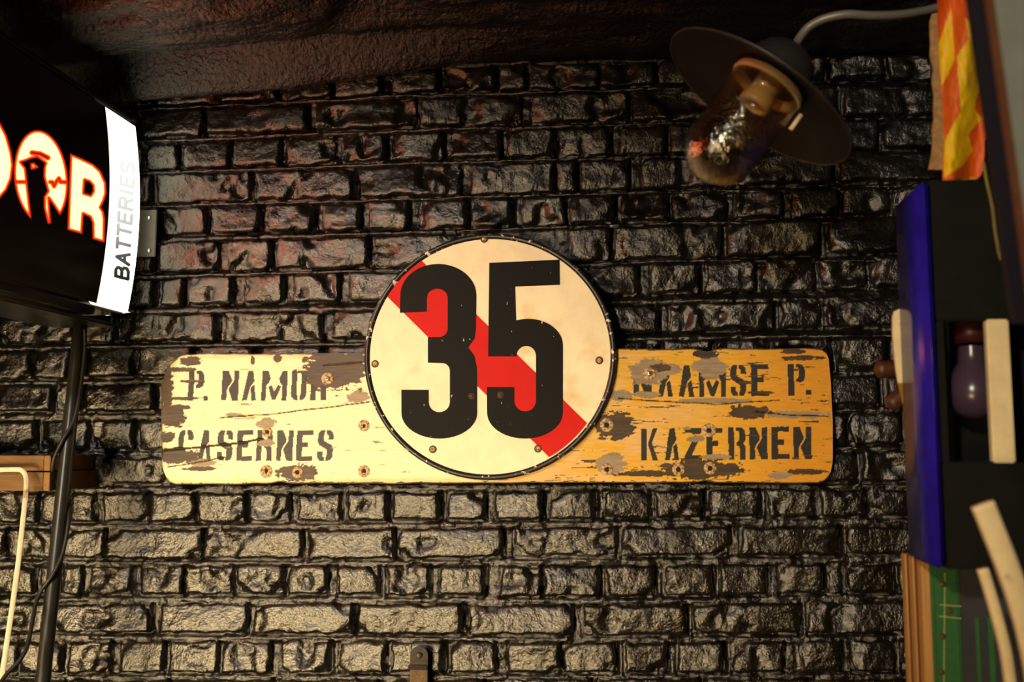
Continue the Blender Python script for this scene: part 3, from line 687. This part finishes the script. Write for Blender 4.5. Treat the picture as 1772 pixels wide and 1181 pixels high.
add('shade_rim', lathe(LC, AX, mmp([(.5,146),(2.2,146.3),(3.4,147.4),(2.6,148.6),(1,148.8)]), 64, False), M['crown'], LP)
add('glass_ring', lathe(LC, AX, mmp([(-26,54),(-20,55.5),(-16,54),(-16,49),(-22,44),(-30,42)]), 48, False), M['porcelain'], LP)
add('inner_dish', lathe(LC, AX, mmp([(-28,43),(-34,30),(-36,0)]), 40, False), M['crown'], LP)
sk = add('socket', lathe(LC, AX, mmp([(-34,20),(-8,20),(-6,23),(10,24),(14,22.5),(14,17),(4,15),(2,0)]), 36, False), M['porcelain'], LP)
add('socket_core', lathe(LC, AX, mmp([(4,14.5),(5,8),(5,0)]), 24, False), M['darkred'], sk)
cl0 = LC+AX*-.015+(er*.832-eu*.555)*.062
add('clip', sweep([cl0, cl0+AX*.012, cl0+AX*.026], .0035, seg=8), M['porcelain'], LP)
top = LC+AX*-.088
armp = smooth_path([top+AX*.01, at(1381, 70, LD+.02), at(1398, 48, LD+.02), at(1425, 33, LD+.01), at(1465, 25, LD), at(1510, 27, LD), at(1560, 25, LD+.01), at(1625, 13, LD+.03), at(1700, -8, LD+.05)], 8)
end = Vector((.999, armp[-1].y+.05, armp[-1].z+.05)); armp = armp+smooth_path([armp[-1], armp[-1]+(end-armp[-1])*.5, end], 6)[1:]
add('arm', sweep(armp, .0060, seg=12), M['arm'], LP)
add('wall_flange', lathe(end, (-1, 0, 0), [(0, .035), (.008, .034), (.012, .02), (.02, .010)], 28, False), M['crown'], LP)

# ================================================================== LEFT FOREGROUND
pt, pb = on_y(141, 548, -.10), at(72, 1200, 1.70)
d = (pb-pt).normalized(); base = pb + d*((0-pb.z)/d.z)
zt = ZB-.031; ptop = pt + d*((zt-pt.z)/d.z)
pole = thing('support_pole', base, 'black metal pole leaning up to the underside of the glowing sign box', 'pole')
add('tube', sweep([base+(ptop-base)*t for t in np.linspace(0, 1, 24)], .0125, seg=20), M['pole'], pole)
add('foot', lathe(base, (0, 0, 1), [(0, .03), (.012, .029), (.016, .016)], 24), M['blackmetal'], pole)
def pole_pt(py, off, fr):
    t0 = (py-548)/(1200-548); p = pt+(pb-pt)*t0
    return p + RIGHT*off - FWD*fr
cab = smooth_path([pole_pt(572, .013, .01), pole_pt(610, .0165, .008), pole_pt(680, .016, .008), pole_pt(740, .012, .013), pole_pt(775, -.002, .018), pole_pt(815, -.017, .014), pole_pt(850, -.018, -.004), pole_pt(880, .004, -.016), pole_pt(915, .0175, .004), pole_pt(970, .0165, .012), pole_pt(1005, .006, .019), pole_pt(1045, -.016, .020), at(45, 1125, 1.66), at(8, 1172, 1.63), at(-40, 1240, 1.58)], 8)
ce = cab[-1]; cab += smooth_path([ce, ce+Vector((-.05, -.02, -.25)), Vector((ce.x-.08, ce.y, .4)), Vector((ce.x-.06, ce.y, .006))], 8)[1:]
props(add('power_cable', sweep(cab, .0036, seg=8), M['cable']), 'thin black cable winding around the leaning black pole', 'cable')
# wooden ledge on the wall
YS = -.16
sh = thing('wooden_ledge', on_y(0, 850, -.08), 'ochre wooden ledge of two stacked planks fixed to the wall', 'shelf')
for (ya, yb_, xe, dy) in ((789, 815.5, 88, 0), (818, 850, 87, -.012)):
    a = on_y(xe, ya, YS+dy); b = on_y(xe, yb_, YS+dy)
    pk_ = add('plank', bevel_box((-1.45, YS+dy, b.z), (a.x-.012, .003, a.z), .0015), M['wood'], sh, False)
    add('end_cap', bevel_box((a.x-.0118, YS+dy-.001, b.z), (a.x, .003, a.z), .001), M['woodend'], pk_, False)
YS2 = YS-.03
hk = smooth_path([on_y(-60, 816, YS2), on_y(-10, 814, YS2), on_y(25, 813, YS2), on_y(38, 815, YS2), on_y(45, 826, YS2), on_y(45, 850, YS2-.01), on_y(40, 900, YS2-.02), on_y(31, 980, YS2-.03), on_y(20, 1060, YS2-.04), on_y(8, 1140, YS2-.05), on_y(-4, 1230, YS2-.06)], 7)
he = hk[-1]; hk += smooth_path([he, he+Vector((-.02, -.02, -.5)), Vector((he.x-.05, he.y-.05, .004))], 8)[1:]
props(add('bent_strip', sweep(hk, .0042, .0022, 12, normal=(.5, -.8, 0)), M['white']), 'thin whitish metal strip bent over in front of the wooden ledge', 'metal strip')

# hanging strap on the wall, bottom centre
hs = thing('hanging_strap', on_y(724, 1181, -.03), 'small dark metal strap with rounded top hanging from a screw low on the wall', 'metal strap')
YH = -.036
top_c = on_y(725, 1135, YH); rw = .0165
o = [Vector((top_c.x+rw*math.cos(t), YH, top_c.z+rw*math.sin(t))) for t in np.linspace(0, math.pi, 14)]
lowp = on_y(722, 1152, YH)
add('strap', slab([*o, Vector((top_c.x-rw, YH, lowp.z)), Vector((top_c.x+rw, YH, lowp.z))], (0, .004, 0)), M['strap'], hs, False)
add('collar', bevel_box((top_c.x-rw*1.18, YH-.003, lowp.z-.008), (top_c.x+rw*.95, YH+.005, lowp.z+.001), .001), M['darkbrown'], hs, False)
add('blade', bevel_box((top_c.x-rw*1.0, YH-.001, lowp.z-.11), (top_c.x+rw*.98, YH+.003, lowp.z-.006), .001), M['rust'], hs, False)
add('screw', lathe(top_c+Vector((0, .034, 0)), AXN, [(0, .004), (.034, .004), (.0342, .0065), (.037, .006), (.039, .003), (.0392, 0)], 16, False), M['grey_steel'], hs)

# ================================================================== RIGHT FOREGROUND
def z6(x, y): return (1480+x/2.952, y/2.952)
# striped cloth hanging
rows = [(-70,415,575),(0,420,580),(130,424,600),(200,425,610),(300,430,628),(430,440,650),(520,446,652),(590,450,655),(625,452,686),(650,453,692),(690,455,672),(720,455,660),(790,452,660),(860,449,655),(900,447,640),(930,449,600),(958,458,500)]
ys = [r[0] for r in rows]; nfy, nfx = 150, 46
yy = np.linspace(-70, 958, nfy); tt = np.linspace(0, 1, nfx)
lx = np.interp(yy, ys, [r[1] for r in rows]); rx = np.interp(yy, ys, [r[2] for r in rows])
ZX = lx[:, None]*(1-tt)+rx[:, None]*tt; ZY = np.repeat(yy[:, None], nfx, 1)
yl = [[(490,40),(500,180),(508,300),(478,370),(437,440),(425,225)], [(577,200),(620,330),(645,440),(612,520),(612,560),(645,605),(572,690),(585,720),(600,770),(580,800),(545,850),(452,905),(455,720),(500,640),(540,565),(528,420),(520,290)], [(560,85),(592,130),(652,440),(622,440),(590,250)], [(447,905),(560,915),(660,860),(660,960),(440,965)]]
dk = np.zeros(ZX.shape, bool)
for pg in yl[:3]: dk |= inside(pg, ZX, ZY)
rim2 = inside([(440,925),(540,918),(610,905),(620,970),(440,970)], ZX, ZY)
fc = np.where((dk | rim2)[..., None], np.array(srgb(240, 190, 6)), np.array(srgb(222, 92, 8)))
dep = 1.33 + .012*np.sin((ZX-420)/38.0+ZY/300) + .010*fbm(ZX/60, ZY/140, 91, 3)
ray_np = _F + _R*((1480+ZX/2.952-886)/FPX)[..., None] + _U*((590.5-ZY/2.952)/FPX)[..., None]
PFl = _C+ray_np*dep[..., None]
fb = PFl.copy().reshape(-1, 3) + np.array(FWD)*.0012
ff = grid_faces(nfy, nfx); nfv = nfy*nfx
flag = mk('striped_cloth', np.concatenate([PFl.reshape(-1, 3), fb]), np.concatenate([ff, ff[:, ::-1]+nfv]), M['flag'], None, True, attrs={'paint': np.concatenate([fc.reshape(-1, 3)]*2)})
props(flag, 'orange and yellow striped cloth hanging in folds at upper right', 'cloth')
# torn card behind it
lc = [(395,70),(386,110),(384,160),(389,220),(386,280),(398,350),(396,420),(404,490),(400,560),(403,610),(394,660),(398,720),(392,790),(382,830),(380,866)]
pts = [(x+3*random.uniform(-1, 1), y) for x, y in lc]+[(440,868),(560,868),(640,868),(640,70),(520,66),(415,66)]
out = [at(*z6(x, y), 1.42) for x, y in pts]
props(add('torn_card', slab(out[::-1], FWD*.004), M['card'], None, False), 'brown card with a torn left edge behind the striped cloth', 'card')
# olive rag below the cloth and the thin cord beside it
def quadstrip(pxs, dpt, th): return slab([at(*p, dpt) for p in pxs][::-1], FWD*th)
add_ = props(add('olive_rag', quadstrip([z6(*p) for p in ((575,930),(600,900),(650,880),(668,960),(672,1120),(640,1100),(600,1040))], 1.37, .004), M['olive'], None, False), 'small olive rag hanging below the striped cloth', 'rag')
props(add('thin_cord', sweep(smooth_path([at(*z6(655, 830), 1.28), at(*z6(672, 930), 1.28), at(*z6(700, 1060), 1.28), at(*z6(714, 1180), 1.28), at(1727, 430, 1.28), at(1733, 475, 1.28), at(1737, 540, 1.275)], 6), .0022, seg=8), M['olive']), 'thin pale cord hanging down in front of the dark blue-sided housing', 'cord')

# blue sided lamp housing on the right wall
f_t, f_b = at(1590, 318, 1.30), at(1634, 984, 1.30)
HX0 = (f_t.x+f_b.x)/2; HY = f_t.y; HYB = HY+.128; HZT, HZB = on_y(1605, 312, HY).z, on_y(1640, 986, HY).z
HX1 = .998
HS = thing('signal_housing', (HX0+.1, HY+.07, HZB), 'tall housing with glossy blue side and dark front, holding a bulb', 'housing')
lean = .004
bl = add('blue_side', bevel_box((HX0-.012, HY+.002, HZB), (HX0, HYB, HZT), .0055), M['blue'], HS, False)
bl.data.polygons.foreach_set('use_smooth', [True]*len(bl.data.polygons))
W0, W1 = on_y(1700, 555, HY).z, on_y(1690, 800, HY).z
add('front_plate', bevel_box((HX0+.001, HY, W0), (HX1, HY+.006, HZT), .002), M['darkplate'], HS, False)
add('front_plate', bevel_box((HX0+.001, HY, HZB), (HX1, HY+.006, W1), .002), M['darkplate'], HS, False)
add('back_plate', bevel_box((HX0, HYB-.006, HZB), (HX1, HYB, HZT), .002), M['darkplate'], HS, False)
add('top_plate', bevel_box((HX0, HY+.006, HZT-.006), (HX1, HYB-.006, HZT), .002), M['darkplate'], HS, False)
add('bottom_plate', bevel_box((HX0, HY+.006, HZB), (HX1, HYB-.006, HZB+.006), .002), M['darkplate'], HS, False)
mx0, mx1 = on_y(1612, 680, HY+.006).x, on_y(1624, 680, HY+.006).x
add('front_edge', bevel_box((HX0+.001, HY+.001, W1), (HX0+.010, HY+.008, W0), .001), M['darkplate'], HS, False)
c0, c1 = on_y(1706, 552, HY-.002), on_y(1747, 803, HY-.002)
add('cream_post', bevel_box((c0.x, HY-.004, W1-.001), (c0.x+.027, HY+.010, W0+.001), .002), M['cream'], HS, False)
bc = on_y(1681, 668, HY+.06); sc_ = .5
add('bulb', lathe(on_y(1681, 600, HY+.06), (0, 0, -1), [(0, .0165), (.012, .017), (.022, .0185), (.034, .026), (.048, .032), (.062, .0345), (.076, .032), (.088, .024), (.095, .012), (.0965, 0)], 36, False), M['bulb'], HS)
add('bulb_socket', lathe(on_y(1681, 600, HY+.06)+Vector((0, 0, .004)), (0, 0, 1), [(0, .017), (.0, .021), (.03, .021), (.034, .012), (HZT-.02-on_y(1681, 600, HY+.06).z, .012)], 28, False), M['darkred'], HS)
# cream catch on the blue side
def catch(name, pxs, m):
    out = [on_y(px, py, HYB-.007) for px, py in pxs]
    out = [Vector((min(p.x, HX0-.0115), p.y, p.z)) for p in out]
    return add(name, slab(out, (0, .006, 0)), m, HS, False)
catch('catch', [(1578,535),(1556,535),(1548,539),(1545,548),(1545,575),(1548,610),(1551,640),(1555,663),(1578,663)], M['cream'])
catch('catch_tip', [(1578,663),(1555,663),(1559,680),(1566,700),(1572,712),(1578,712)], M['ochre'])

# hand tool: two brown handles sticking out behind the housing
tl = thing('hand_tool', at(1600, 650, 1.52), 'hand tool with two brown wooden handles poking out behind the blue housing', 'tool')
jn = at(1625, 640, 1.53)
for (a, b) in (((1513, 641), (1600, 632)), ((1536, 704), (1600, 655))):
    p, q = at(*a, 1.52), at(*b, 1.52); path = [p+(q-p)*t for t in np.linspace(0, 1, 14)]
    ra = [.0135*min(1, math.sqrt(max(0, 1-(1-min(1, i/3))**2))+.25) for i in range(14)]
    add('handle', sweep(path, ra, seg=16), M['peg'], tl)
jp = at(1604, 643, 1.52); add('shank', sweep([jp, Vector((.8, jp.y, jp.z)), Vector((.999, jp.y, jp.z))], .009, seg=12), M['blackmetal'], tl)
add('joint', lathe(jp+FWD*-.012, FWD, [(0, .024), (.024, .024)], 24), M['rust'], tl)

# grey panel with brown edging close to the camera
gp = thing('grey_panel', at(1740, 480, .93), 'grey panel with brown edging fixed to the side wall at the right edge', 'panel')
def gpx(py): return 1707+66*(py/470)
def gpt(px, py, d=.93): 
    return at(px, py, d)
A, B = gpt(gpx(-120), -120), gpt(gpx(560), 560)
dirv = (A-B).normalized(); ex = Vector((1, 0, 0))
def strip(name, o0, o1, m, th=.018, fr=0):
    q = [B+RIGHT*o0-FWD*fr, A+RIGHT*o0-FWD*fr, A+RIGHT*o1-FWD*fr, B+RIGHT*o1-FWD*fr]
    return add(name, slab(q[::-1], FWD*th), m, gp, False)
strip('edging', 0, .006, M['brown'], .006, .002)
q = [B+RIGHT*.0061, A+RIGHT*.0061, Vector((.999, A.y+.02, A.z)), Vector((.999, B.y+.02, B.z))]
add('sheet', slab(q[::-1], FWD*.008), M['greypanel'], gp, False)
q = [B-RIGHT*.010+FWD*.012, A-RIGHT*.010+FWD*.012, Vector((.999, A.y+.034, A.z)), Vector((.999, B.y+.034, B.z))]
add('backing', slab(q[::-1], FWD*.008), M['darkbacking'], gp, False)

# green canvas case with plywood edge
gf_t, gf_b = at(1622, 985, 1.36), at(1618, 1181, 1.36)
GX0 = gf_b.x; GY = gf_b.y; GYB = GY+.10; GZT = HZB-.004
gc = thing('canvas_case', (GX0+.1, GY+.05, 0), 'upright case with layered plywood edge and stitched green canvas binding', 'case')
nl = 5
for i in range(nl):
    y0 = GY+.003+(GYB-GY-.003)*i/nl; y1 = GY+.003+(GYB-GY-.003)*(i+1)/nl
    add('ply_layer', bevel_box((GX0-.010-(.002 if i % 2 == 0 else 0), y0+.0003, 0), (GX0, y1-.0003, GZT), .0008), M['ply'] if i % 2 == 0 else M['plydark'], gc, False)
gr_x = on_y(1664, 1080, GY).x
gb = add('green_binding', bevel_box((GX0+.0003, GY, 0), (gr_x, GY+.012, GZT), .004), M['green'], gc, False)
add('slate_panel', bevel_box((gr_x+.0003, GY+.008, 0), (.985, GY+.016, GZT), .001), M['slate'], gc, False)
for px0, px1 in ((1690, 1697), (1712, 1722)):
    a = on_y(px0, 1150, GY+.008); b = on_y(px1, 1150, GY+.008)
    add('green_stripe', bevel_box((a.x, GY+.0065, 0), (b.x, GY+.0078, on_y(px0, 1070, GY).z), .0004), M['green'], gc, False)
for px, py in ((1631,1012),(1644,1058),(1631,1102),(1629,1164)):
    c = on_y(px, py, GY-.0002); add('stud', lathe(c, AXN, [(0, .0042), (.0016, .0036), (.0026, .0018), (.0028, 0)], 14, False), M['rust'], gb)
def stitch(p, q, n):
    V = []; F = []
    for i in range(n):
        a = p+(q-p)*((i+.15)/n); b = p+(q-p)*((i+.8)/n); t = (b-a).normalized(); s = t.cross(Vector((0, 1, 0)))*.0006
        k = len(V); V += [a-s, b-s, b+s, a+s]; V += [x+Vector((0, -.0006, 0)) for x in (a-s, b-s, b+s, a+s)]
        F += [[k+4, k+5, k+6, k+7], [k, k+1, k+5, k+4], [k+1, k+2, k+6, k+5], [k+2, k+3, k+7, k+6], [k+3, k, k+4, k+7]]
    return V, F
for (a, b, n) in (((1635, 992), (1633, 1195), 40), ((1625, 1047), (1664, 1050), 9), ((1625, 1067), (1664, 1071), 9)):
    add('stitching', stitch(on_y(*a, GY-.0002), on_y(*b, GY-.0002), n), M['thread'], gb, False)

# cream curved bands leaning at the lower right
def curved(name, pxs, dpt, wd, label, foot):
    p = smooth_path([at(x, y, dpt) for x, y in pxs], 8)
    e = p[-1]; p += smooth_path([e, Vector((e.x+foot*.6, e.y, e.z*.55)), Vector((e.x+foot, e.y, .004))], 10)[1:]
    o = add(name, sweep(p, wd, .006, 12, normal=-FWD), M['cream']); return props(o, label, 'curved band', 'cream curved bands at the lower right')
curved('curved_band', [(1700,873),(1722,928),(1744,984),(1766,1050),(1784,1120),(1798,1200)], 1.02, .0112, 'wider cream curved band at the right edge, its blunt top in front of the housing', .05)
curved('curved_band', [(1700,985),(1714,1030),(1728,1080),(1741,1135),(1750,1200)], 1.16, .0058, 'narrow cream curved band between the green case and the wider cream band', .02)
print('bricks', nb)
